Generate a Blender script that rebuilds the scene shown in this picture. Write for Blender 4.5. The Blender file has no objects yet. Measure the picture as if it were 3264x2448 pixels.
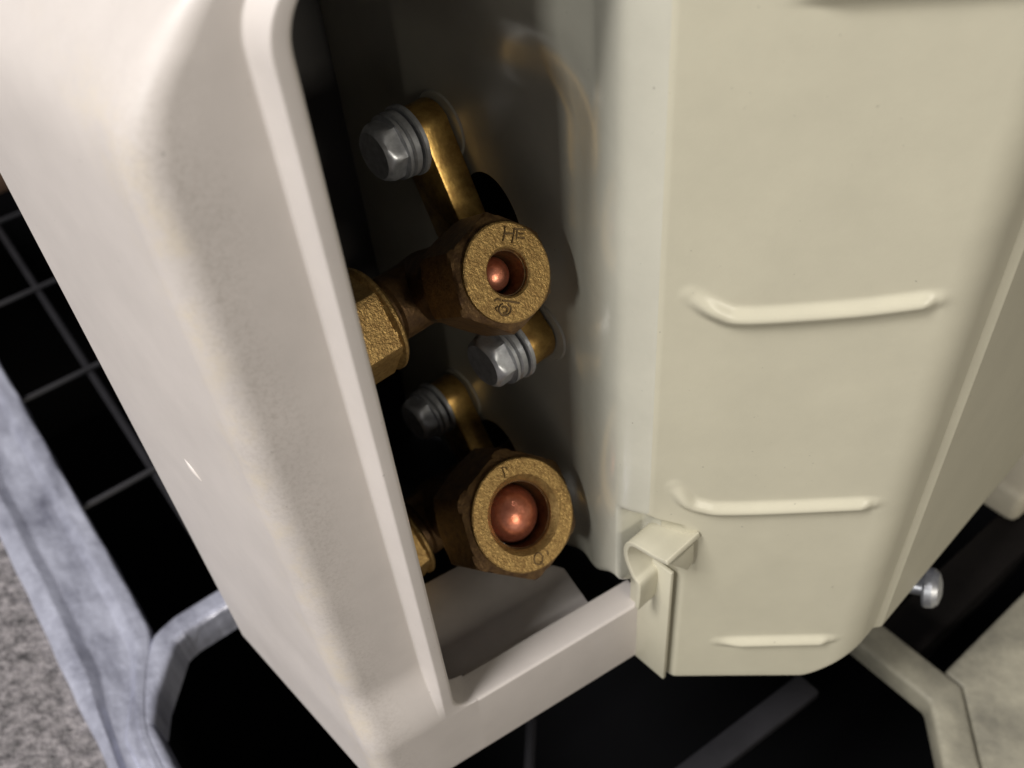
import bpy, bmesh, math, random
from mathutils import Vector, Matrix, noise
random.seed(4)
sc = bpy.context.scene
col = sc.collection

# ------------------------------------------------------------------ camera
F, CX, CY = 2950.0, 1632.0, 1224.0            # focal length and centre in photo pixels
VPX, VPY = 1950.0, 4270.0                     # vanishing point of the verticals
CAM_H = 0.250                                 # camera height above the concrete
_d = Vector((VPX - CX, -(VPY - CY), -F)).normalized()
_up = -_d
_fw = Vector((0, 0, -1))
_h = (_fw - _fw.dot(_up) * _up).normalized()
_r = _h.cross(_up)
ROT = Matrix((_r, _h, _up))                   # camera axes -> world axes
CAM = Vector((0, 0, CAM_H))
cam_d = bpy.data.cameras.new('camera')
cam_d.sensor_width = 4.54
cam_d.lens = F / 3264.0 * 4.54
cam_d.clip_start = 0.005
cam_d.clip_end = 50
cam_d.dof.use_dof = True
cam_d.dof.focus_distance = 0.145
cam_d.dof.aperture_fstop = 3.0
cam = bpy.data.objects.new('camera', cam_d)
cam.matrix_world = Matrix.Translation(CAM) @ ROT.to_4x4()
col.objects.link(cam)
sc.camera = cam

# ------------------------------------------------------------------ light
world = bpy.data.worlds.new('World')
sc.world = world
world.use_nodes = True
bg = world.node_tree.nodes['Background']
bg.inputs[0].default_value = (0.95, 0.93, 1.0, 1)
bg.inputs[1].default_value = 0.10


def heading(a):
    a = math.radians(a)
    return Vector((math.sin(a), math.cos(a), 0))


def area_light(name, target, head, elev, dist, sx, sy, power, colour):
    l = bpy.data.lights.new(name, 'AREA')
    l.shape = 'RECTANGLE'
    l.size, l.size_y, l.energy, l.color = sx, sy, power, colour
    o = bpy.data.objects.new(name, l)
    d = heading(head) * math.cos(math.radians(elev)) + Vector((0, 0, math.sin(math.radians(elev))))
    o.location = Vector(target) + d * dist
    o.rotation_euler = (-d).to_track_quat('-Z', 'Y').to_euler()
    col.objects.link(o)
    return o


TGT = (0.0, 0.09, 0.15)
area_light('ceiling_lamp', TGT, 237, 55, 1.1, 0.28, 0.34, 16, (1.0, 0.97, 0.96))
area_light('side_lamp', TGT, 221, 22, 1.2, 0.13, 0.13, 4.6, (1.0, 0.985, 0.96))
area_light('room_lamp', TGT, 146, 16, 1.5, 0.24, 0.24, 7.6, (1.0, 0.93, 0.80))

sc.view_settings.view_transform = 'Standard'
sc.view_settings.look = 'None'
sc.view_settings.exposure = 0.0
sc.view_settings.gamma = 1.0
sc.view_settings.use_curve_mapping = False

# ------------------------------------------------------------------ materials


def material(name, colour, rough=0.5, metal=0.0, spec=0.5, noise_amt=0.0, noise_scale=400.0,
             bump=0.0, bump_scale=900.0, bump_dist=0.0003, dark=None, spots=0.0, spot_scale=300.0,
             coat=0.0, rough_var=0.0, streak=None):
    m = bpy.data.materials.new(name)
    m.use_nodes = True
    nt = m.node_tree
    N, L = nt.nodes, nt.links
    b = N['Principled BSDF']
    b.inputs['Roughness'].default_value = rough
    b.inputs['Metallic'].default_value = metal
    b.inputs['Specular IOR Level'].default_value = spec
    if coat:
        b.inputs['Coat Weight'].default_value = coat
        b.inputs['Coat Roughness'].default_value = 0.15
    b.inputs['Base Color'].default_value = (*colour, 1)
    tc = N.new('ShaderNodeTexCoord')
    vec = tc.outputs['Object']
    if streak:
        dots = []
        for ang, k in ((56, 1.0), (-34, streak)):
            v = N.new('ShaderNodeVectorMath'); v.operation = 'DOT_PRODUCT'
            hd = heading(ang)
            v.inputs[1].default_value = (hd.x * k, hd.y * k, 0)
            L.new(vec, v.inputs[0]); dots.append(v.outputs['Value'])
        cb = N.new('ShaderNodeCombineXYZ')
        L.new(dots[0], cb.inputs[0]); L.new(dots[1], cb.inputs[1])
        vec = cb.outputs[0]
    last = None
    if noise_amt or dark:
        n = N.new('ShaderNodeTexNoise')
        n.inputs['Scale'].default_value = noise_scale
        n.inputs['Detail'].default_value = 8
        n.inputs['Roughness'].default_value = 0.65
        L.new(vec, n.inputs['Vector'])
        r = N.new('ShaderNodeValToRGB')
        r.color_ramp.elements[0].position = 0.32
        r.color_ramp.elements[1].position = 0.68
        dk = dark or tuple(c * (1 - noise_amt) for c in colour)
        r.color_ramp.elements[0].color = (*dk, 1)
        r.color_ramp.elements[1].color = (*colour, 1)
        L.new(n.outputs['Fac'], r.inputs['Fac'])
        last = r.outputs['Color']
        if rough_var:
            mr = N.new('ShaderNodeMapRange')
            mr.inputs['To Min'].default_value = rough + rough_var
            mr.inputs['To Max'].default_value = rough - rough_var
            L.new(n.outputs['Fac'], mr.inputs['Value'])
            L.new(mr.outputs['Result'], b.inputs['Roughness'])
    if spots:
        n2 = N.new('ShaderNodeTexNoise')
        n2.inputs['Scale'].default_value = spot_scale
        n2.inputs['Detail'].default_value = 3
        L.new(tc.outputs['Object'], n2.inputs['Vector'])
        r2 = N.new('ShaderNodeValToRGB')
        r2.color_ramp.elements[0].position = 0.73
        r2.color_ramp.elements[1].position = 0.78
        r2.color_ramp.elements[0].color = (0, 0, 0, 1)
        r2.color_ramp.elements[1].color = (spots, spots, spots, 1)
        L.new(n2.outputs['Fac'], r2.inputs['Fac'])
        mx = N.new('ShaderNodeMix')
        mx.data_type = 'RGBA'
        L.new(r2.outputs['Color'], mx.inputs['Factor'])
        if last:
            L.new(last, mx.inputs['A'])
        else:
            mx.inputs['A'].default_value = (*colour, 1)
        mx.inputs['B'].default_value = (0.10, 0.085, 0.07, 1)
        last = mx.outputs['Result']
    if last:
        L.new(last, b.inputs['Base Color'])
    if bump:
        n3 = N.new('ShaderNodeTexNoise')
        n3.inputs['Scale'].default_value = bump_scale
        n3.inputs['Detail'].default_value = 4
        L.new(tc.outputs['Object'], n3.inputs['Vector'])
        bp = N.new('ShaderNodeBump')
        bp.inputs['Strength'].default_value = bump
        bp.inputs['Distance'].default_value = bump_dist
        L.new(n3.outputs['Fac'], bp.inputs['Height'])
        L.new(bp.outputs['Normal'], b.inputs['Normal'])
    return m


def grime_and_tint(m, axis_point, axis_dir, width, colour, amount, fine=900.0):
    """a noisy band along a line (dirt speckle, and a yellowish tint) mixed over the base colour"""
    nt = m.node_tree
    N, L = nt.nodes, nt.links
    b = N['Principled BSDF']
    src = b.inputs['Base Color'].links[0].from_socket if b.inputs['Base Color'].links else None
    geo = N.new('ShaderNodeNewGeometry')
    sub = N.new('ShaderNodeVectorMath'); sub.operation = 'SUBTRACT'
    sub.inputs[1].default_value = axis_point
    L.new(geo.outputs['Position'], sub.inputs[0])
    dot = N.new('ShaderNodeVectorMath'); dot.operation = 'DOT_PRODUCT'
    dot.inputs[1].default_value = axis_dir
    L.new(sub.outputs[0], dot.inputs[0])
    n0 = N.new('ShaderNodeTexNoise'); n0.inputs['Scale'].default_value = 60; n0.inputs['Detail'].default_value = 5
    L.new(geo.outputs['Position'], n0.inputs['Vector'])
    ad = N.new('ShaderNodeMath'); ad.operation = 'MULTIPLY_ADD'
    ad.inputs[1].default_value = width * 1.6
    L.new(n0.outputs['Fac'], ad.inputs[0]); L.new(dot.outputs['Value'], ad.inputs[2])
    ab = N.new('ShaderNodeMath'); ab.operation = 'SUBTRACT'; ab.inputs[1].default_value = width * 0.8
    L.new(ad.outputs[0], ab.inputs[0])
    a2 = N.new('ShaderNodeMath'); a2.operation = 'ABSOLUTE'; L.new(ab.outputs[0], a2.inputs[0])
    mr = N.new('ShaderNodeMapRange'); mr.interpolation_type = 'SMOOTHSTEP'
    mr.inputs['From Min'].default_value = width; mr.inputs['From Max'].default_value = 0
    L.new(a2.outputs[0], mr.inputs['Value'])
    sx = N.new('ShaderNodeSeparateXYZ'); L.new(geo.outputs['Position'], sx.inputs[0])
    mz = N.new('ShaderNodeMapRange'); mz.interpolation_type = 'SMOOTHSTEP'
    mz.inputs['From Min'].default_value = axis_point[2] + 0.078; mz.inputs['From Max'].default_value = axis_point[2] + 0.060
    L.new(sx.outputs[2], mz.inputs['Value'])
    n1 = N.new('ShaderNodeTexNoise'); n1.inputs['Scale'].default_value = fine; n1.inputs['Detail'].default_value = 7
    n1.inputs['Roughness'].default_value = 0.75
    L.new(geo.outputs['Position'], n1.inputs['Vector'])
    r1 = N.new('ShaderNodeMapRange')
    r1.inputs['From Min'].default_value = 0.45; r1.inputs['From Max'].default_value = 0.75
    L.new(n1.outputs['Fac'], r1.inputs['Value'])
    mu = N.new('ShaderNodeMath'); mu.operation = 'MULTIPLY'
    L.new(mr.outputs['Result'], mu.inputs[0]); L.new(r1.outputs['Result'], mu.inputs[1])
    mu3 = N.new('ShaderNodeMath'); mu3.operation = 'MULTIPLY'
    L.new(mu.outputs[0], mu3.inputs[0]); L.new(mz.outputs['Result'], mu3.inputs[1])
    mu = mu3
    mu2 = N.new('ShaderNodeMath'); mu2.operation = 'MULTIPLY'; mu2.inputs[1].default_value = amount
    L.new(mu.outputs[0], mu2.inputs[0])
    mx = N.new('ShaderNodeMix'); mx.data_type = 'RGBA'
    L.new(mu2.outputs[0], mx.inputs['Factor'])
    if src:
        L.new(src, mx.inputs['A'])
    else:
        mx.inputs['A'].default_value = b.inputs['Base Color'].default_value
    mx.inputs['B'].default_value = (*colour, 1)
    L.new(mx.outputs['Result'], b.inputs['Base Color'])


M = {}
M['plastic'] = material('white_plastic', (0.53, 0.488, 0.452), 0.42, spots=0.35, spot_scale=900, noise_amt=0.10, noise_scale=70, bump=0.12, bump_scale=2500, bump_dist=0.0001)
M['paint'] = material('cream_paint', (0.49, 0.462, 0.352), 0.38, noise_amt=0.09, noise_scale=60, bump=0.15, bump_scale=2200, bump_dist=0.0001, spots=0.5, spot_scale=1100)
M['inner_paint'] = material('inner_paint', (0.50, 0.485, 0.40), 0.22, coat=0.35, noise_amt=0.10, noise_scale=80, bump=0.1, bump_scale=2000, bump_dist=0.0001, spots=0.5, spot_scale=1200)
M['shelf'] = material('shelf_paint', (0.62, 0.58, 0.55), 0.45, noise_amt=0.15, noise_scale=90)
M['grey'] = material('dark_grey_paint', (0.045, 0.042, 0.040), 0.5, noise_amt=0.2, noise_scale=90)
M['brass'] = material('cast_brass', (0.50, 0.33, 0.12), 0.46, metal=0.75, dark=(0.27, 0.16, 0.055), noise_scale=1100, bump=0.7, bump_scale=2300, bump_dist=0.00025, rough_var=0.1)
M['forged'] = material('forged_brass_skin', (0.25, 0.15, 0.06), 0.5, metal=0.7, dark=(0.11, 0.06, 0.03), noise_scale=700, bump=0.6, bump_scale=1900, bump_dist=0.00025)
M['brass_dark'] = material('tarnished_brass', (0.20, 0.115, 0.045), 0.45, metal=0.7, dark=(0.09, 0.05, 0.025), noise_scale=500, bump=0.5, bump_scale=1500, bump_dist=0.0002)
M['brass_bar'] = material('machined_brass', (0.62, 0.40, 0.12), 0.36, metal=0.8, dark=(0.30, 0.17, 0.05), noise_scale=420, bump=0.3, bump_scale=1500, bump_dist=0.00015)
M['stamp'] = material('stamped_brass', (0.16, 0.10, 0.04), 0.6, metal=0.5)
M['copper'] = material('copper', (0.90, 0.36, 0.23), 0.36, metal=0.85, dark=(0.50, 0.15, 0.08), noise_scale=420, bump=0.35, bump_scale=600, bump_dist=0.0003, rough_var=0.12)
M['steel'] = material('zinc_steel', (0.60, 0.61, 0.63), 0.40, metal=0.75, dark=(0.38, 0.39, 0.41), noise_scale=600, bump=0.2, bump_scale=1500, bump_dist=0.0001)
M['galv'] = material('galvanised_steel', (0.72, 0.74, 0.86), 0.36, metal=0.5, dark=(0.20, 0.205, 0.26), noise_scale=75, bump=0.7, bump_scale=90, bump_dist=0.002, rough_var=0.15, streak=0.35)
M['galv_brown'] = material('brown_galvanised_steel', (0.36, 0.335, 0.25), 0.6, metal=0.1, dark=(0.16, 0.15, 0.115), noise_scale=55, bump=0.4, bump_scale=160, bump_dist=0.001)  # browner and duller than the other galvanised steel
M['wire'] = material('dull_wire', (0.026, 0.025, 0.028), 0.5, metal=0.3, noise_amt=0.4, noise_scale=60)
M['pit'] = material('black_pit', (0.004, 0.004, 0.0045), 0.9, spec=0.1)  # shade put into the colour: near-black, since the lamps reach down here
M['pit_box'] = material('dark_brown_board', (0.022, 0.018, 0.015), 0.8, spec=0.2, noise_amt=0.4, noise_scale=40)
M['concrete'] = material('rough_concrete', (0.31, 0.285, 0.285), 0.75, dark=(0.045, 0.042, 0.042), noise_scale=210, bump=1.0, bump_scale=330, bump_dist=0.003)
M['wood'] = material('brown_wood', (0.16, 0.09, 0.05), 0.7, noise_amt=0.5, noise_scale=60)
M['beige'] = material('beige_block', (0.55, 0.50, 0.38), 0.6, noise_amt=0.2, noise_scale=60)
M['rubber_and_shade'] = material('black_rubber_and_shade', (0.02, 0.02, 0.02), 0.7)  # rubber of the feet; also painted darkness on base pan and backing

# ------------------------------------------------------------------ frames of reference
A = heading(63)            # along the opening, to the right
NN = heading(153)          # out of the opening
ZZ = Vector((0, 0, 1))


def ray(u, v):
    return ROT @ Vector(((u - CX) / F, -(v - CY) / F, -1.0))


O = CAM + ray(1420, 2280) * 0.178            # lower left corner of the opening
MM = 0.001


def W(a, m, z):
    """unit coordinates in mm: along the opening, outwards, up"""
    return O + A * (a * MM) + NN * (m * MM) + ZZ * (z * MM)


WS, WA = heading(-38), heading(52)           # along the valve wall (inwards), into the wall
FOLD = W(49, 6.5, 0)


def V(s, d, z):
    """valve-wall coordinates in mm: inwards along the wall, off the wall, height"""
    return FOLD + WS * (s * MM) - WA * (d * MM) + ZZ * (z * MM)


def on_plane(u, v, p0, n):
    q = ray(u, v)
    t = (p0 - CAM).dot(n) / q.dot(n)
    return CAM + q * t


FU, FW = heading(56), heading(-34)           # directions of the floor frame


def G(u, w, z):
    return FU * (u * MM) + FW * (w * MM) + ZZ * (z * MM)


# ------------------------------------------------------------------ mesh helpers


def finish(name, bm, mat, parent=None, angle=35, smooth=True):
    bmesh.ops.remove_doubles(bm, verts=bm.verts, dist=1e-7)
    bmesh.ops.recalc_face_normals(bm, faces=bm.faces)
    me = bpy.data.meshes.new(name)
    bm.to_mesh(me)
    bm.free()
    me.materials.append(M[mat] if isinstance(mat, str) else mat)
    if smooth:
        me.polygons.foreach_set('use_smooth', [True] * len(me.polygons))
        me.set_sharp_from_angle(angle=math.radians(angle))
    o = bpy.data.objects.new(name, me)
    col.objects.link(o)
    if parent:
        o.parent = parent
        if parent.type == 'EMPTY':
            o.matrix_parent_inverse = Matrix.Translation(-parent.location)
    return o


def thing(name, loc, label, cat, group=None):
    o = bpy.data.objects.new(name, None)
    o.empty_display_size = 0.02
    o.location = loc
    col.objects.link(o)
    o['label'] = label
    o['category'] = cat
    if group:
        o['group'] = group
    return o


def tag(o, label=None, cat=None, kind=None):
    if label: o['label'] = label
    if cat: o['category'] = cat
    if kind: o['kind'] = kind
    return o


def grid(bm, rows, close=False, skip=None):
    vs = [[bm.verts.new(p) for p in r] for r in rows]
    for i in range(len(vs) - 1):
        n = len(vs[i])
        for j in range(n if close else n - 1):
            if skip and skip(i, j):
                continue
            k = (j + 1) % n
            try:
                bm.faces.new((vs[i][j], vs[i][k], vs[i + 1][k], vs[i + 1][j]))
            except ValueError:
                pass
    return vs


def fillet(pts, radii, seg=6):
    """2-D polyline with rounded corners, always the same number of points"""
    out = [pts[0]]
    for i in range(1, len(pts) - 1):
        p, a, b, r = Vector(pts[i]), Vector(pts[i - 1]), Vector(pts[i + 1]), radii[i]
        u, v = (a - p), (b - p)
        lu, lv = u.length, v.length
        u.normalize(); v.normalize()
        ang = math.acos(max(-1, min(1, u.dot(v))))
        if ang > math.pi - 0.01 or r <= 0:
            out += [tuple(p)] * (seg + 1)
            continue
        t = min(r / math.tan(ang / 2), lu * 0.48, lv * 0.48)
        rr = t * math.tan(ang / 2)
        bis = (u + v).normalized()
        c = p + bis * (rr / math.sin(ang / 2))
        s = p + u * t - c
        e = p + v * t - c
        a0 = math.atan2(s.y, s.x)
        da = (math.atan2(e.y, e.x) - a0 + math.pi) % (2 * math.pi) - math.pi
        for k in range(seg + 1):
            th = a0 + da * k / seg
            out.append((c.x + rr * math.cos(th), c.y + rr * math.sin(th)))
    out.append(pts[-1])
    return out


def sstep(x, a, b):
    t = max(0.0, min(1.0, (x - a) / (b - a)))
    return t * t * (3 - 2 * t)


def prism(bm, pts, vec):
    """closed prism of a 3-D polygon pushed along vec"""
    lo = [bm.verts.new(p) for p in pts]
    hi = [bm.verts.new(p + vec) for p in pts]
    bm.faces.new(lo)
    bm.faces.new(hi[::-1])
    n = len(pts)
    for i in range(n):
        bm.faces.new((lo[i], lo[(i + 1) % n], hi[(i + 1) % n], hi[i]))


def bevel_all(bm, w, seg=2, ang=30):
    bmesh.ops.remove_doubles(bm, verts=bm.verts, dist=1e-7)
    bmesh.ops.recalc_face_normals(bm, faces=bm.faces)
    es = [e for e in bm.edges if len(e.link_faces) == 2 and e.calc_face_angle(0) > math.radians(ang)]
    bmesh.ops.bevel(bm, geom=es, offset=w, segments=seg, affect='EDGES', profile=0.5, clamp_overlap=True)


def lathe(bm, prof, o, ax, ux, seg=40, shape=None, cap_end=False):
    """prof: (distance along axis, radius); o, distances in metres-space vectors, prof in mm"""
    ax = ax.normalized()
    ux = (ux - ax * ux.dot(ax)).normalized()
    vx = ax.cross(ux)
    rows = []
    for (x, r) in prof:
        row = []
        for k in range(seg):
            th = 2 * math.pi * k / seg
            rr = shape(x, r, th) if shape else r
            row.append(o + ax * (x * MM) + (ux * math.cos(th) + vx * math.sin(th)) * (rr * MM))
        rows.append(row)
    vs = grid(bm, rows, close=True)
    return vs


def hexr(ap, th):
    t = (th + math.pi / 6) % (math.pi / 3) - math.pi / 6
    return ap / math.cos(t)


def tube(bm, pts, r, seg=8):
    rows = []
    n = len(pts)
    for i, p in enumerate(pts):
        t = (pts[min(i + 1, n - 1)] - pts[max(i - 1, 0)]).normalized()
        ref = Vector((0.31, 0.22, 0.92))
        u = t.cross(ref).normalized()
        v = t.cross(u)
        rows.append([p + (u * math.cos(2 * math.pi * k / seg) + v * math.sin(2 * math.pi * k / seg)) * r for k in range(seg)])
    vs = grid(bm, rows, close=True)
    bm.faces.new(vs[0]); bm.faces.new(vs[-1][::-1])


# ------------------------------------------------------------------ ground and pit (z = 0 is the concrete)
FZ = 5.0     # top of the floor frame in mm (camera is 245 mm above it)


def ring_sheet(bm, outer, inner, z):
    o = [bm.verts.new(G(u, w, z)) for u, w in outer]
    i = [bm.verts.new(G(u, w, z)) for u, w in inner]
    for k in range(4):
        bm.faces.new((o[k], o[(k + 1) % 4], i[(k + 1) % 4], i[k]))


PU0, PU1, PW0, PW1 = -24, 420, -20, 640
bm = bmesh.new()
ring_sheet(bm, [(-900, -900), (1300, -900), (1300, 1500), (-900, 1500)], [(PU0, PW0), (PU1, PW0), (PU1, PW1), (PU0, PW1)], 0)
tag(finish('concrete_ground', bm, 'concrete', smooth=False), kind='structure')
bm = bmesh.new()
q = [(PU0, PW0), (PU1, PW0), (PU1, PW1), (PU0, PW1)]
top = [bm.verts.new(G(u, w, -1)) for u, w in q]
bot = [bm.verts.new(G(u, w, -260)) for u, w in q]
for k in range(4):
    bm.faces.new((top[k], top[(k + 1) % 4], bot[(k + 1) % 4], bot[k]))
bm.faces.new(bot)
tag(finish('pit', bm, 'pit', smooth=False), kind='structure')

# ------------------------------------------------------------------ floor frame
ff = thing('floor_frame', G(-20, 200, 0), 'galvanised steel floor frame with chamfered opening under the air conditioner', 'frame')


def flat(name, pts, mat, parent, z0=FZ - 4, z1=FZ, bev=1.0):
    bm = bmesh.new()
    prism(bm, [G(u, w, z0) for u, w in pts], ZZ * ((z1 - z0) * MM))
    bevel_all(bm, bev * MM, 3)
    return finish(name, bm, mat, parent)


# the silver side bar: a shallow channel with two raised lips
prof = fillet([(-35, 0), (-35, 4.0), (-29, 5.6), (-26, 3.2), (-16, 3.0), (-12.5, 5.0), (-8, 5.0), (-8, -6)], [0, 1.2, 1.5, 1.5, 1.5, 1.2, 1.2, 0], 4)
rows = []
for k in range(150):
    w = 60 + (600 - 60) * k / 149
    umax = -22.0 + 14.0 * sstep(w, 168, 206)       # the bar narrows beside the chamfered hole
    rows.append([G(-35 + (u + 35) * (umax + 35) / 27.0 + 0.6 * noise.noise(Vector((w * .06, 3, 1))), w, z + 0.35 * noise.noise(Vector((u * .2, w * .07, 0)))) for u, z in prof])
bm = bmesh.new(); grid(bm, rows)
finish('side_bar', bm, 'galv', ff, 60)
# the raised rim along the hole
rim = [(60, 197.5), (0, 197.5), (-6, 196), (-19, 181), (-24, 172), (-24, 60)]
bm = bmesh.new()
rp = []
for k in range(len(rim) - 1):
    for t in range(6):
        f = t / 6
        rp.append((rim[k][0] * (1 - f) + rim[k + 1][0] * f, rim[k][1] * (1 - f) + rim[k + 1][1] * f))
rp.append(rim[-1])
prof = fillet([(-4.3, -3), (-4.3, 4.5), (4.3, 4.8), (4.3, -8)], [0, 2.2, 2.2, 0], 5)
rows = []
for i, p in enumerate(rp):
    a0, b0 = rp[max(i - 1, 0)], rp[min(i + 1, len(rp) - 1)]
    t = Vector((b0[0] - a0[0], b0[1] - a0[1])).normalized()
    nrm = Vector((-t.y, t.x))
    rows.append([G(p[0] + nrm.x * x, p[1] + nrm.y * x, z) for x, z in prof])
grid(bm, rows)
finish('cross_bar', bm, 'galv', ff, 50)
flat('cross_bar', [(60, 193), (152, 193), (152, 202), (60, 202)], 'galv_brown', ff, -4, 4.6)
flat('cross_bar', [(150, 192.5), (150, 36), (137, 23), (127, 16), (136, 8), (146, 19), (160.5, 33), (160.5, 192.5)], 'galv_brown', ff, -4, 5.0, 1.5)
flat('side_bar', [(161, 38.7), (161, 33), (146, 18), (136, 7), (136, -60), (420, -60), (420, 38.7)], 'galv_brown', ff, -3, 4.0, 1.2)

# thin wires between bar and unit
wm = thing('wire_grid', G(20, 300, 0), 'thin dull wire grid over the black gap left of the unit', 'wire grid')


def wire(p, q, r, parent, mat='wire'):
    bm = bmesh.new()
    tube(bm, [p.lerp(q, k / 6) for k in range(7)], r * MM)
    return finish('wire', bm, mat, parent)


wire(G(24, 600, -3), G(18, 205, -3), 1.6, wm)
for w in (270.5, 343.5, 417, 490):
    wire(G(-9, w, -1), G(140, w + 1, -1), 1.3, wm)

bm = bmesh.new()
prism(bm, [G(30, 76, -14), G(138, 68, -14), G(138, 60, -14), G(30, 68, -14)], ZZ * 0.004)
bevel_all(bm, 0.001)
tag(finish('pit_beam', bm, 'wire'), 'dull grey flat bar deep in the black opening below the cream panel', 'bar')
bm = bmesh.new()
tube(bm, [G(40, 78, -12), G(53.6, 92.8, -12), G(68, 109, -12)], 1.6 * MM)
tag(finish('pit_rod', bm, 'wire'), 'faint thin rod in the black opening under the unit\'s lower corner', 'rod')

# brown plank at the far left, dark board and beige block at the right
bm = bmesh.new()
prism(bm, [G(-40, 498, 6.5), G(120, 508, 6.5), G(120, 560, 6.5), G(-40, 560, 6.5)], ZZ * 0.012)
bevel_all(bm, 0.001)
tag(finish('wood_plank', bm, 'wood'), 'reddish brown wooden plank peeking out at the left edge behind the unit', 'plank')
bm = bmesh.new()
prism(bm, [G(165, 48, -20), G(330, 48, -20), G(330, 62, -20), G(165, 62, -20)], ZZ * 0.014)
bevel_all(bm, 0.0015)
tag(finish('dark_board', bm, 'pit_box'), 'dark brown board in the gap right of the cream panel', 'board')
bm = bmesh.new()
prism(bm, [G(228, 56, -5.5), G(300, 56, -5.5), G(300, 90, -5.5), G(228, 90, -5.5)], ZZ * 0.014)
bevel_all(bm, 0.003, 3)
tag(finish('beige_block', bm, 'beige'), 'beige block at the right edge of the picture beside the unit', 'block')

# ------------------------------------------------------------------ air conditioner
ac = thing('air_conditioner', W(20, -20, -23), 'cream air conditioner outdoor unit with open valve compartment', 'air conditioner')

ZB, Z0, ZT = -23.0, -1.5, 139.0     # bottom, lower and upper edge of the opening
RIN, RTOP = 4.5, 8.0


AI = 2.4


def a_inner(z):
    if z <= Z0: return AI + RIN
    if z < Z0 + RIN:
        d = RIN - (z - Z0)
        return AI + RIN - math.sqrt(max(0, RIN * RIN - d * d))
    if z > ZT - RTOP:
        d = min(RTOP, z - (ZT - RTOP))
        return AI + RTOP - math.sqrt(max(0, RTOP * RTOP - d * d))
    return AI


def cover_row(z, shrink=0.0):
    h = 3.5 * sstep(z, -2, 16)
    zc = z - 129.0
    k = 3.0
    soft = k * math.log1p(math.exp(max(-30, min(30, zc / k))))
    ac_ = -15.6 + 1.25 * soft
    ain = a_inner(z)
    top_shift = max(0.0, ain - AI) if z > 60 else 0.0
    s0, s1 = -1.3 + top_shift * .8, 0.05 + top_shift * .9
    ac_ = min(ac_, s0 - 2.0 - 1.0)
    rx = -28.6 + (ac_ + 15.6)
    inn = 0.7 if z > Z0 else 0.0
    pts = [(rx + 4, -58.0), (rx, -56.0), (ac_, -h), (s0, -h), (s1, 0.0), (ain, 0.0), (ain, -6.5)]
    pr = fillet(pts, [0, 1.5, 5.0, 0.5, 0.5, inn, 0], 7)
    if shrink:
        cx_, cy_ = -8.0, -25.0
        pr = [(x + (cx_ - x) * 0 + (shrink if x < -14 else shrink * .3), y - shrink) for x, y in pr]
    return [W(x, y, z) for x, y in pr]


zs = []
z = Z0 + 0.02
rows = []
for k in range(7):      # rounded lower edge
    th = math.pi / 2 * k / 6
    rows.append(cover_row(ZB + 1.6 * (1 - math.sin(th)), 1.6 * (1 - math.cos(th))))
rows.reverse()
zz = ZB + 1.6
while zz < Z0:
    zs.append(zz); zz += 1.2
zs.append(Z0 - 0.001)
for k in range(14):
    zs.append(Z0 + 0.001 + RIN * (1 - math.cos(math.pi / 2 * k / 13)))
zz = Z0 + RIN + 1.2
while zz < ZT - RTOP:
    zs.append(zz); zz += 1.5
for k in range(16):
    zs.append(ZT - RTOP + RTOP * math.sin(math.pi / 2 * k / 15))
zs.append(165)
rows += [cover_row(z) for z in zs]
bm = bmesh.new()
grid(bm, rows)
# lower bar
prof = fillet([(-14, ZB), (0, ZB), (0, Z0), (-6.5, Z0), (-6.5, -9)], [0, 1.6, 0.7, 0.6, 0], 7)
rows = []
for k in range(30):
    a = AI + RIN + (47.6 - AI - RIN) * k / 29
    rows.append([W(a, m_, z) for m_, z in prof])
grid(bm, rows)
# upper bar (above the picture)
prof = [(-6.5, ZT), (0, ZT), (0, 165)]
grid(bm, [[W(a, m_, z) for m_, z in prof] for a in (AI + RTOP, 30, 49)])
cover = finish('valve_cover_frame', bm, 'plastic', ac, 32)
tag(cover, 'white plastic surround of the valve opening with grimy corner')
grime_and_tint(M['plastic'], W(-11.5, -4, 60), A, 0.0070, (0.22, 0.19, 0.155), 0.42, 1500)
grime_and_tint(M['plastic'], W(-15.0, -4, 60), A, 0.0032, (0.58, 0.49, 0.32), 0.6, 150)  # thin yellowish tint along the rounded front corner

# small oval dent with a chipped edge on the left face
LDIR = (W(-28.6, -56, 0) - W(-15.6, -4.2, 0)).normalized()
LN = LDIR.cross(ZZ).normalized()
if LN.dot(CAM - O) < 0: LN = -LN
pd = on_plane(600, 1475, W(-15.6, -4.2, 0), LN)
pd2 = on_plane(635, 1520, W(-15.6, -4.2, 0), LN)
bm = bmesh.new()
ax = (pd2 - pd)
rows = []
for k in range(9):
    t = k / 8
    c = pd - ax * 0.3 + ax * 1.6 * t
    r = 0.0007 * math.sin(math.pi * min(max(t, .02), .98)) ** .7
    side = ax.cross(LN).normalized()
    rows.append([c + side * r * math.cos(th) + LN * (r * .55 * math.sin(th) + .0001) for th in [math.pi * j / 8 for j in range(9)]])
grid(bm, rows)
tag(finish('moulding_nib', bm, 'plastic', ac), 'small pale chip on the left face')

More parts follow.
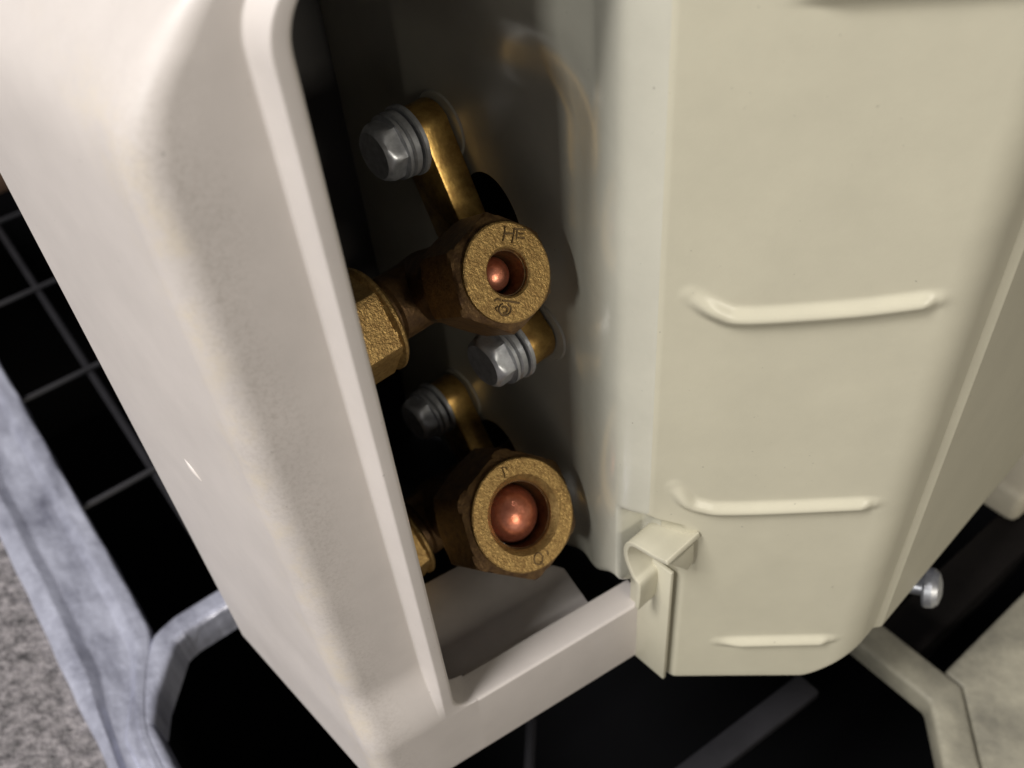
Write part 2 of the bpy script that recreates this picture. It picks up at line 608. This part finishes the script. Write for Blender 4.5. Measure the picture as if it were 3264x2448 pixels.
# ---- cream panel, fold and valve wall: one pressed sheet
RIBS = [[(2204, 941), (2291, 994), (2390, 1011), (2728, 988), (2987, 955)],
        [(2150, 1550), (2190, 1597), (2242, 1615), (2300, 1622), (2477, 1618), (2781, 1604)],
        [(2290, 2045), (2460, 2041), (2643, 2037)]]
PDIR = heading(96)
PFOLD = W(50.0, 8.2, 0)
PN = heading(186)
ribs = []
for r in RIBS:
    pl = []
    for u, v in r:
        p = on_plane(u, v, PFOLD, PN) - PFOLD
        pl.append(Vector((p.dot(PDIR) * 1000, p.z * 1000)))
    dense = []
    for i in range(len(pl) - 1):        # smooth the polyline a little
        p0, p1, p2, p3 = pl[max(i - 1, 0)], pl[i], pl[i + 1], pl[min(i + 2, len(pl) - 1)]
        for t in range(6):
            t = t / 6
            dense.append(0.5 * ((2 * p1) + (p2 - p0) * t + (2 * p0 - 5 * p1 + 4 * p2 - p3) * t * t + (3 * p1 - p0 - 3 * p2 + p3) * t ** 3))
    dense.append(pl[-1])
    ribs.append(dense)


def rib_height(x, z):
    best = 0
    for r in ribs:
        if abs(z - r[len(r) // 2].y) > 12: continue
        dm, at, run = 99, 0, 0
        for i in range(len(r) - 1):
            a, b = r[i], r[i + 1]
            ab = b - a
            t = max(0, min(1, (Vector((x, z)) - a).dot(ab) / max(ab.length_squared, 1e-9)))
            d_ = (Vector((x, z)) - a - ab * t).length
            if d_ < dm: dm, at = d_, run + ab.length * t
            run += ab.length
        w = 2.2
        if dm < w:
            endf = sstep(at, -2.0, 5.0) * sstep(run - at, -1.5, 2.5)
            best = max(best, 1.35 * endf * (math.cos(math.pi * dm / w) * .5 + .5))
    # joggle under the top edge of the picture
    best = max(best, 1.3 * sstep(z, 124.6, 126.4) * sstep(x, 4, 12))
    return best


def a_m(vec):
    d = vec - O
    return (d.dot(A) * 1000, d.dot(NN) * 1000)


PW = 37.0                                  # panel width in mm to the vertical corner
cor = PFOLD + PDIR * (PW * MM)
SD = heading(50)
p_far = cor + SD * 0.085
p_cr1 = cor + SD * 0.0085
p_cr2 = cor + SD * 0.0100 + heading(140) * 0.0011
p_far2 = p_far + heading(140) * 0.0011
wall_in = [FOLD + WS * (k * MM) for k in (4.0,)]


UPF = PFOLD - PDIR * (6.4 * MM)                 # where the panel turns into the valve bay
SF, DF = (UPF - FOLD).dot(WS) * 1000, -(UPF - FOLD).dot(WA) * 1000


def hermite(t, a, b, ma, mb):
    return (2 * t ** 3 - 3 * t * t + 1) * a + (t ** 3 - 2 * t * t + t) * ma + (-2 * t ** 3 + 3 * t * t) * b + (t ** 3 - t * t) * mb


def bulge(s):
    """height of the pressed swell between panel and valve plate"""
    s1_, d1, s2_ = 9.0, DF + 2.6, 28.0
    if s < s1_:
        w_ = s1_ - SF
        return hermite(max(0, (s - SF) / w_), DF, d1, 0.42 * w_, 0.0)
    if s < s2_:
        return hermite((s - s1_) / (s2_ - s1_), d1, 0.0, -1.5, 0.0)
    return 0.0


WALL_S = [SF + 0.6 + (100 - SF - 0.6) * (i / 109) ** 1.25 for i in range(110)]


def wall_off(s, z):
    """offset off the wall (towards the opening) of the pressed valve wall at depth s, height z"""
    win = 1 - sstep(z, 104, 121)
    up_ = sstep(z, 30.5, 34.5)
    b = bulge(s)
    keep = max(up_, sstep(s, 7.2, 8.3))
    d = 0.6 * (1 - keep) + b * keep
    if s > 9:
        d = max(d, d * win + (1 - win) * bulge(9.0) * 0.75 * (1 - sstep(s, 34, 70)))
    return d - 0.15 * max(0, s - 66)


# panel columns: far side -> corner -> front -> fold -> wall
flat_cols = 110


def panel_row(z, ridge=True):
    up_ = sstep(z, 30.5, 34.5)
    fold = PFOLD - PDIR * (6.4 * up_ * MM)
    pts = [a_m(p_far2), a_m(p_cr2), a_m(p_cr1), a_m(cor), a_m(fold), a_m(V(SF + 1.0, 0.6 * (1 - up_) + (bulge(SF + 1.0) - .02) * up_, 0))]
    pr = fillet(pts, [0, .8, .8, 13.0, 2.0, 0], 8)
    row = []
    # indices: split the long straight stretch (corner end -> fold start) into fine columns
    i_corner_end = 1 + 9 * 3 - 1
    i_fold_start = i_corner_end + 1
    for i, (x, y) in enumerate(pr):
        row.append((x, y))
        if i == i_corner_end:
            x2, y2 = pr[i_fold_start]
            for k in range(1, flat_cols):
                t = k / flat_cols
                row.append((x + (x2 - x) * t, y + (y2 - y) * t))
    out = []
    for (x, y) in row:
        p = W(x, y, z)
        d = p - PFOLD
        px = d.dot(PDIR) * 1000
        # rounded lower corner at the right
        lift = 9.0 * sstep(px, PW - 10, PW + 3) * (1 - sstep(z, ZB, 30))
        p.z += lift * MM
        if ridge and -4.5 < px < PW - 2 and abs(d.dot(PN)) < 0.0008:
            p = p + PN * (rib_height(px, z + lift) * MM)
        out.append(p)
    return out


def wall_bot(s):
    return 5.0 - 12.0 * sstep(s, 9, 22) - 8.0 * sstep(s, 20, 40)


zrows = []
z = ZB
while z < 158:
    step = 0.42
    near = any(abs(z - r[0].y) < 8 or abs(z - r[-1].y) < 6 for r in ribs) or abs(z - 125.5) < 2.5
    zrows.append(z)
    z += step if near else 1.6
bm = bmesh.new()
rows = []
for k in range(5):      # lower edge turned inwards
    th = math.pi / 2 * k / 5
    r = panel_row(ZB - 0.9 * math.cos(th) if k else ZB - 0.9, False)
    ins = 0.9 * (1 - math.sin(th))
    c = W(70, -10, 0)
    out = []
    for p in r:
        d = Vector((c.x - p.x, c.y - p.y, 0)).normalized()
        out.append(p + d * (ins * MM))
    rows.append(out)
rows += [panel_row(z) for z in zrows]
grid(bm, rows)
panel = finish('side_panel', bm, 'paint', ac, 50)
tag(panel, 'cream painted panel with pressed horizontal ribs')

holes = []       # (s, z, rs, rz) pipe openings through the wall, filled in below


def hole_skip(s, z):
    for hs, hz, rs, rz in holes:
        if ((s - hs) / rs) ** 2 + ((z - hz) / rz) ** 2 < 1: return True
    return False


# ------------------------------------------------------------------ service valves
class Valve:
    pass


def stub(o, name, bm, mat, ang=35):
    return finish(name, bm, mat, o, ang)


def build_valve(face_px, dist, e_elev, nut_ap, face_r, hole_r, cham, dome_r, dome_x, nut_len, L, lug_ends, stamps, lab, cap_len):
    q = ray(*face_px).normalized()
    fc = CAM + q * dist
    e = (-WS * math.cos(math.radians(e_elev)) + ZZ * math.sin(math.radians(e_elev))).normalized()
    f = (WS * math.sin(math.radians(e_elev)) + ZZ * math.cos(math.radians(e_elev))).normalized()
    c = fc - e * (L * MM)
    cap = -WA
    dwall = (c - FOLD).dot(-WA) * 1000      # height of the valve axis off the wall
    # --- body: stub under the nut, core, neck and rear pipe in one casting
    bm = bmesh.new()
    rb = min(nut_ap * 0.78, 7.6)
    lathe(bm, [(-rb * .9, 0.01), (-rb * .9, rb * .55), (-rb * .6, rb * .9), (0, rb), (L - nut_len - 1.6, rb), (L - nut_len - 1.2, rb * 1.02), (L - nut_len + 2, rb * .9)], c, e, f, 36)
    rn = rb * 0.92
    lathe(bm, [(-2, rn * .9), (2, rn), (cap_len - 2.5, rn), (cap_len - 2, rn * .9), (cap_len + 3, rn * .9)], c, cap, f, 36)
    lathe(bm, [(0, rn), (dwall * .55, rn * .98), (dwall * .6, rn * .6), (dwall + 14, rn * .6)], c, WA, f, 28)
    body = finish('service_valve', bm, 'brass_dark', ac, 40)
    tag(body, lab)
    # --- mounting lugs along the wall
    for (s1, z1) in lug_ends:
        lp = V(s1, 0, z1)
        base = c + WA * ((dwall) * MM)                       # foot of the valve on the wall
        t = (lp - base); Lg = t.length * 1000; t.normalize()
        b = t.cross(-WA).normalized()
        hw, d0, d1, re = 4.9, 0.6, 6.4, 5.2
        out = [base - b * (hw * MM), ]
        out += [lp - b * (hw * MM)]
        for k in range(1, 12):
            th = math.pi * k / 12
            out.append(lp + (-b * math.cos(th) + t * math.sin(th)) * (re * MM))
        out += [lp + b * (hw * MM), base + b * (hw * MM)]
        bm = bmesh.new()
        prism(bm, [p - WA * (d0 * MM) for p in out], -WA * ((d1 - d0) * MM))
        bevel_all(bm, 0.0005, 2, 40)
        finish('mounting_lug', bm, 'brass_bar', body, 30)
        # pressed pad of the wall behind the lug end
        bm = bmesh.new()
        lathe(bm, [(-2.8, 7.2), (-.1, 6.5), (0.3, 6.1), (0.35, 0.1)], lp + WS * -0.0006, -WA, t, 32)
        finish('pressed_pad', bm, 'inner_paint', body, 40)
        # washers and bolt
        bm = bmesh.new()
        lathe(bm, [(6.4, 0.1), (6.4, 5.9), (6.6, 6.2), (7.3, 6.2), (7.5, 5.9), (7.5, 0.1)], lp, -WA, t, 40)
        finish('washer', bm, 'steel', body, 30)
        bm = bmesh.new()
        lathe(bm, [(7.8, 3), (7.8, 5.4), (8.1, 5.8), (9.1, 5.8), (9.4, 5.4), (9.4, 3)], lp, -WA, t, 40)
        finish('spring_washer', bm, 'steel', body, 30)
        rot = 0.35 + lug_ends.index((s1, z1)) * 0.4
        hd = [(x, x) for x in (9.3, 9.7, 9.75, 10.4, 10.45, 10.8, 12.3, 12.9, 13.3, 13.6, 13.85)]
        def hs(x, r, th):
            if x < 9.71: return 4.6
            if x < 10.42: return 5.7                      # flange under the head
            rr = min(hexr(4.55, th + rot), 5.2)
            if x > 12.6: rr = min(rr, 5.0 - (x - 12.6) ** 1.4 * 0.7)
            return rr
        bm = bmesh.new()
        vs = lathe(bm, hd, lp, -WA, t, 48, hs)
        bm.faces.new(vs[-1])
        finish('bolt', bm, 'steel', body, 28)
    # --- flare nut
    ux = (WA - e * WA.dot(e)).normalized()
    xs = [-nut_len, -nut_len + .3, -nut_len + .8, -nut_len + 1.5, -nut_len + 2.4] + [-nut_len + 3 + (nut_len - 6) * k / 4 for k in range(5)] + [-3.0, -2.4, -1.8, -1.3, -.9, -.6, -.35, -.15, 0.0]
    xs = sorted(set(xs))
    def ns(x, r, th):
        if r < 0: return -r
        h = hexr(nut_ap, th + 0.25)
        fr = face_r - 0.25 + (0.25 if x < -0.12 else 0)
        rr = min(h, fr + max(0, -x - 1.0) * 1.5)
        rr = min(rr, nut_ap * 1.0 + (x + nut_len) * 1.2)
        return rr
    prof = [(x, 1) for x in xs] + [(0.0, -(hole_r + cham)), (-cham * .5, -(hole_r + cham * .45)), (-cham, -hole_r), (-nut_len * .8, -hole_r)]
    prof = [(-nut_len, -nut_ap * .7)] + prof
    bm = bmesh.new()
    lathe(bm, prof, fc, e, ux, 72, ns)
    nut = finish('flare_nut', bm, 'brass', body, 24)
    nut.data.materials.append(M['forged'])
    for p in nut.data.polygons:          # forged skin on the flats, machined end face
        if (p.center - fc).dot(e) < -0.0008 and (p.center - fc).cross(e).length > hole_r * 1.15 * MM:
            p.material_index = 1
    # --- copper seal cap inside the nut
    bm = bmesh.new()
    pr = [(dome_x - dome_r * 2.2, dome_r * 1.02), (dome_x - dome_r * .9, dome_r * 1.0)]
    for k in range(1, 13):
        th = math.pi / 2 * k / 12
        pr.append((dome_x - dome_r * .9 + dome_r * .9 * math.sin(th), max(dome_r * math.cos(th), 0.02)))
    lathe(bm, pr, fc, e, ux, 40)
    finish('copper_seal', bm, 'copper', body, 60)
    bm = bmesh.new()
    lathe(bm, [(-cham - .6, hole_r - .02), (-cham - .6, hole_r - .25), (dome_x - dome_r, dome_r + .05)], fc, e, ux, 40)
    finish('plug_collar', bm, 'brass_dark', body, 60)
    # --- stem cap on the neck
    co = c + cap * (cap_len * MM)
    capap = 8.6
    def cs(x, r, th):
        if r < 0: return -r
        return min(hexr(capap, th + 0.55), capap * 1.06 + x * 1.2, capap * 1.02 + (13 - x) * 1.0)
    prof = [(0, -rn * .8), (0, -capap * 1.06), (.5, -capap * 1.12), (1.0, -capap * 1.12), (1.4, -capap * 1.05)] + [(x, 1) for x in (1.6, 2.0, 2.6, 3.4, 6, 9, 11, 12, 12.6, 13.0)]
    bm = bmesh.new()
    vs = lathe(bm, prof, co, cap, f, 72, cs)
    bm.faces.new(vs[-1])
    finish('stem_cap', bm, 'brass', body, 24)
    # --- stamped marks on the nut face, traced on its plane
    for st in stamps:
        bm = bmesh.new()
        for line in st:
            pts = [on_plane(u, v, fc, e) + e * 0.00002 for (u, v) in line]
            tube(bm, pts, 0.00016, 6)
        finish('stamped_mark', bm, 'stamp', body, 60)
    holes.append(((c - FOLD).dot(WS) * 1000 - 1.5, (c - O).z * 1000 + 3.0, 8.5, 13.5))
    return body


def cu(pts, off, scale):
    return [(off[0] + x / scale, off[1] + y / scale) for x, y in pts]


def arc(cx, cy, rx, ry, a0, a1, n=14):
    return [(cx + rx * math.cos(math.radians(a0 + (a1 - a0) * k / n)), cy + ry * math.sin(math.radians(a0 + (a1 - a0) * k / n))) for k in range(n + 1)]


o1, s1 = (1400, 650), 3.687
U_ST = [
    [cu(l, o1, s1) for l in ([(772, 262), (765, 350), (745, 440)], [(752, 352), (870, 345)], [(880, 290), (872, 360), (850, 460)],
                              [(880, 292), (1010, 300)], [(915, 300), (905, 420)], [(930, 345), (985, 350)], [(930, 395), (1000, 400)])],
    [cu(l, o1, s1) for l in ([(640, 1140), (690, 1115), (720, 1130)], [(740, 1135), (850, 1150), (940, 1165)],
                              arc(770, 1240, 70, 72, -60, 250, 22), arc(765, 1245, 34, 38, -150, 120, 14), [(690, 1200), (660, 1230), (680, 1260)])],
]
o2, s2 = (1450, 1350), 3.318
L_ST = [
    [cu(l, o2, s2) for l in ([(490, 478), (515, 462), (548, 468), (550, 490)], [(500, 482), (520, 530), (528, 575)])],
    [cu(l, o2, s2) for l in (arc(882, 1430, 46, 62, 0, 360, 26), [(900, 1462), (940, 1492)], [(975, 1345), (985, 1390)])],
]
build_valve((1621, 868), 0.140, 33, 8.3, 7.65, 3.6, 0.3, 2.9, -2.6, 12.5, 27, [(57.2, 90.5), (34.5, 57.5)], U_ST, 'smaller brass service valve with small copper plug', 11.5)
build_valve((1671, 1641), 0.180, 39, 11.9, 11.1, 6.7, 1.2, 5.9, -1.2, 15, 37, [(63.5, 21.5), (44.0, -4.0)], L_ST, 'larger brass service valve with big copper plug', 10.5)

bm = bmesh.new()
grid(bm, [[V(s, -10, z) for s in (14, 60, 99)] for z in (-20, 60, 155)])
grid(bm, [[V(14, -10, z), V(14, -1, z)] for z in (-20, 60, 155)])
finish('dark_backing', bm, 'rubber_and_shade', ac, 30)  # black sheet added behind the wall to keep the pipe openings dark

# ---- the valve wall itself, with the pipe openings cut out
bm = bmesh.new()
zl = [-18 + 176.0 * k / 220 for k in range(221)]
rows = []
for zi, z in enumerate(zl):
    row = []
    for s in WALL_S:
        zb_ = wall_bot(s)
        zz = zb_ + (z + 18) / (158 + 18.0) * (158 - zb_)
        off = wall_off(s, zz) - 5.0 * (1 - sstep(zz, zb_, zb_ + 9)) ** 2
        for hs, hz, rs, rz in holes:      # pull nearby vertices onto the rim of the opening
            rho = math.hypot((s - hs) / rs, (zz - hz) / rz)
            if 0.90 < rho < 1.10:
                s, zz = hs + (s - hs) / rho, hz + (zz - hz) / rho
        row.append(V(s, off, zz))
    rows.append(row)
sv = WALL_S


def skip(i, j):
    s = (sv[j] + sv[min(j + 1, len(sv) - 1)]) / 2
    zb_ = wall_bot(s)
    z = zb_ + ((zl[i] + zl[i + 1]) / 2 + 18) / 176.0 * (158 - zb_)
    return hole_skip(s, z)


grid(bm, rows, skip=skip)
wall = finish('valve_plate', bm, 'inner_paint', ac, 60)
tag(wall, 'pressed inner wall behind the valves')

# ---- back wall, left inner wall, light-blocking top, shelf and base pan
pe = a_m(V(98, -4.8, 0))
bm = bmesh.new()
grid(bm, [[W(pe[0], pe[1], z), W(0, pe[1], z), W(-22, pe[1] + 2, z), cover_row(z)[0]] for z in (-23, 60, 118, 124, 130, 136, 142, 150, 160)])
finish('back_panel', bm, 'grey', ac, 30)
bm = bmesh.new()
pts = [(-27, -60), (-24, pe[1]), (pe[0], pe[1]), (48.5, 0), (3, -3), (-12, -6)]
prism(bm, [W(x, y, 160) for x, y in pts], ZZ * 0.001)
finish('top_light_block', bm, 'grey', ac, 30)  # unseen plate added over the valve bay to block light
bm = bmesh.new()
sh = [(-12, -6.8), (39.0, -6.8), (39.6, -19), (38.0, -21), (20, -33), (-12, -33)]
prism(bm, [W(x, y, -7) for x, y in sh], ZZ * 0.001)
bevel_all(bm, 0.0003)
finish('shelf', bm, 'shelf', ac, 30)
bm = bmesh.new()
pts = [(-27, -57), (-24, pe[1]), (pe[0], pe[1]), (90, 5), (80, 24), (52, 7), (46, -2), (-13, -2)]
prism(bm, [W(x, y, -22) for x, y in pts], ZZ * 0.001)
finish('base_pan', bm, 'rubber_and_shade', ac, 30)  # shade painted in: coloured black so the gap beside the shelf stays dark
for (u, w) in ((62, 197.5), (155, 120)):
    p = G(u, w, 5)
    bm = bmesh.new()
    top = W(0, 0, -22).z
    lathe(bm, [(0, 0.1), (0, 4.2), (2, 4.4), ((top - p.z) * 1000 - 2, 4.4), ((top - p.z) * 1000, 4.0), ((top - p.z) * 1000, .1)], p, ZZ, FU, 20)
    finish('rubber_foot', bm, 'rubber_and_shade', ac, 30)

# ---- joint flange and spring clip where the lower bar meets the cream panel
bm = bmesh.new()
f0, f1 = V(0.3, 2.0, 0), V(9.5, 2.0, 0)
pts2 = [V(-1.0, 0.9, 0), V(-1.0, 1.9, 0), V(9.3, 2.0, 0), V(9.3, 1.0, 0)]
bm = bmesh.new()
prism(bm, [Vector((p.x, p.y, W(0, 0, ZB + .2).z)) for p in pts2], ZZ * (0.0405))
bevel_all(bm, 0.00035, 2)
finish('joint_flange', bm, 'paint', ac, 30)

def cpx(x, y):
    return (1850 + x * .42194, 1550 + y * .42194)


DC = 7.0       # the strip stands this far off the wall
ctrl = [(422, 925), (436, 760), (400, 690), (350, 565), (340, 480), (378, 440), (480, 492), (560, 540), (655, 585)]
ctrl = [on_plane(*cpx(x, y), V(0, DC, 0), WA) for x, y in ctrl]
path = []
for i in range(len(ctrl) - 1):
    p0, p1, p2, p3 = ctrl[max(i - 1, 0)], ctrl[i], ctrl[i + 1], ctrl[min(i + 2, len(ctrl) - 1)]
    for t in range(5):
        t = t / 5
        path.append(0.5 * ((2 * p1) + (p2 - p0) * t + (2 * p0 - 5 * p1 + 4 * p2 - p3) * t * t + (3 * p1 - p0 - 3 * p2 + p3) * t ** 3))
path.append(ctrl[-1])
bm = bmesh.new()
grid(bm, [[p + WA * (9.0 * t / 3 * MM) for t in range(4)] for p in path])
clip = finish('spring_clip', bm, 'paint', ac, 50)
md = clip.modifiers.new('thick', 'SOLIDIFY'); md.thickness = 0.0011; md.offset = 0
md = clip.modifiers.new('bev', 'BEVEL'); md.width = 0.0003; md.segments = 2
tag(clip, 'bent sheet metal clip at the lower joint')
corner = ctrl[-1]
lip = [on_plane(*cpx(x, y), corner, WS) for x, y in [(690, 600), (862, 432), (858, 560), (815, 640), (775, 625)]]
bm = bmesh.new()
prism(bm, lip, WS * 0.0009)
bevel_all(bm, 0.0003, 2)
finish('clip_lip', bm, 'paint', ac, 30)

# ---- shiny screw under the right side of the unit
ps = on_plane(2945, 1870, cor + SD * 0.03, heading(140))
bm = bmesh.new()
vs = lathe(bm, [(-6, 2.2), (0, 2.2), (0, 4.6), (.6, 5.0), (2.2, 4.8), (3.4, 3.8), (4.0, 2.0), (4.1, .1)], ps, (heading(120) + ZZ * .25).normalized(), ZZ, 24)
finish('screw', bm, 'steel', ac, 30)
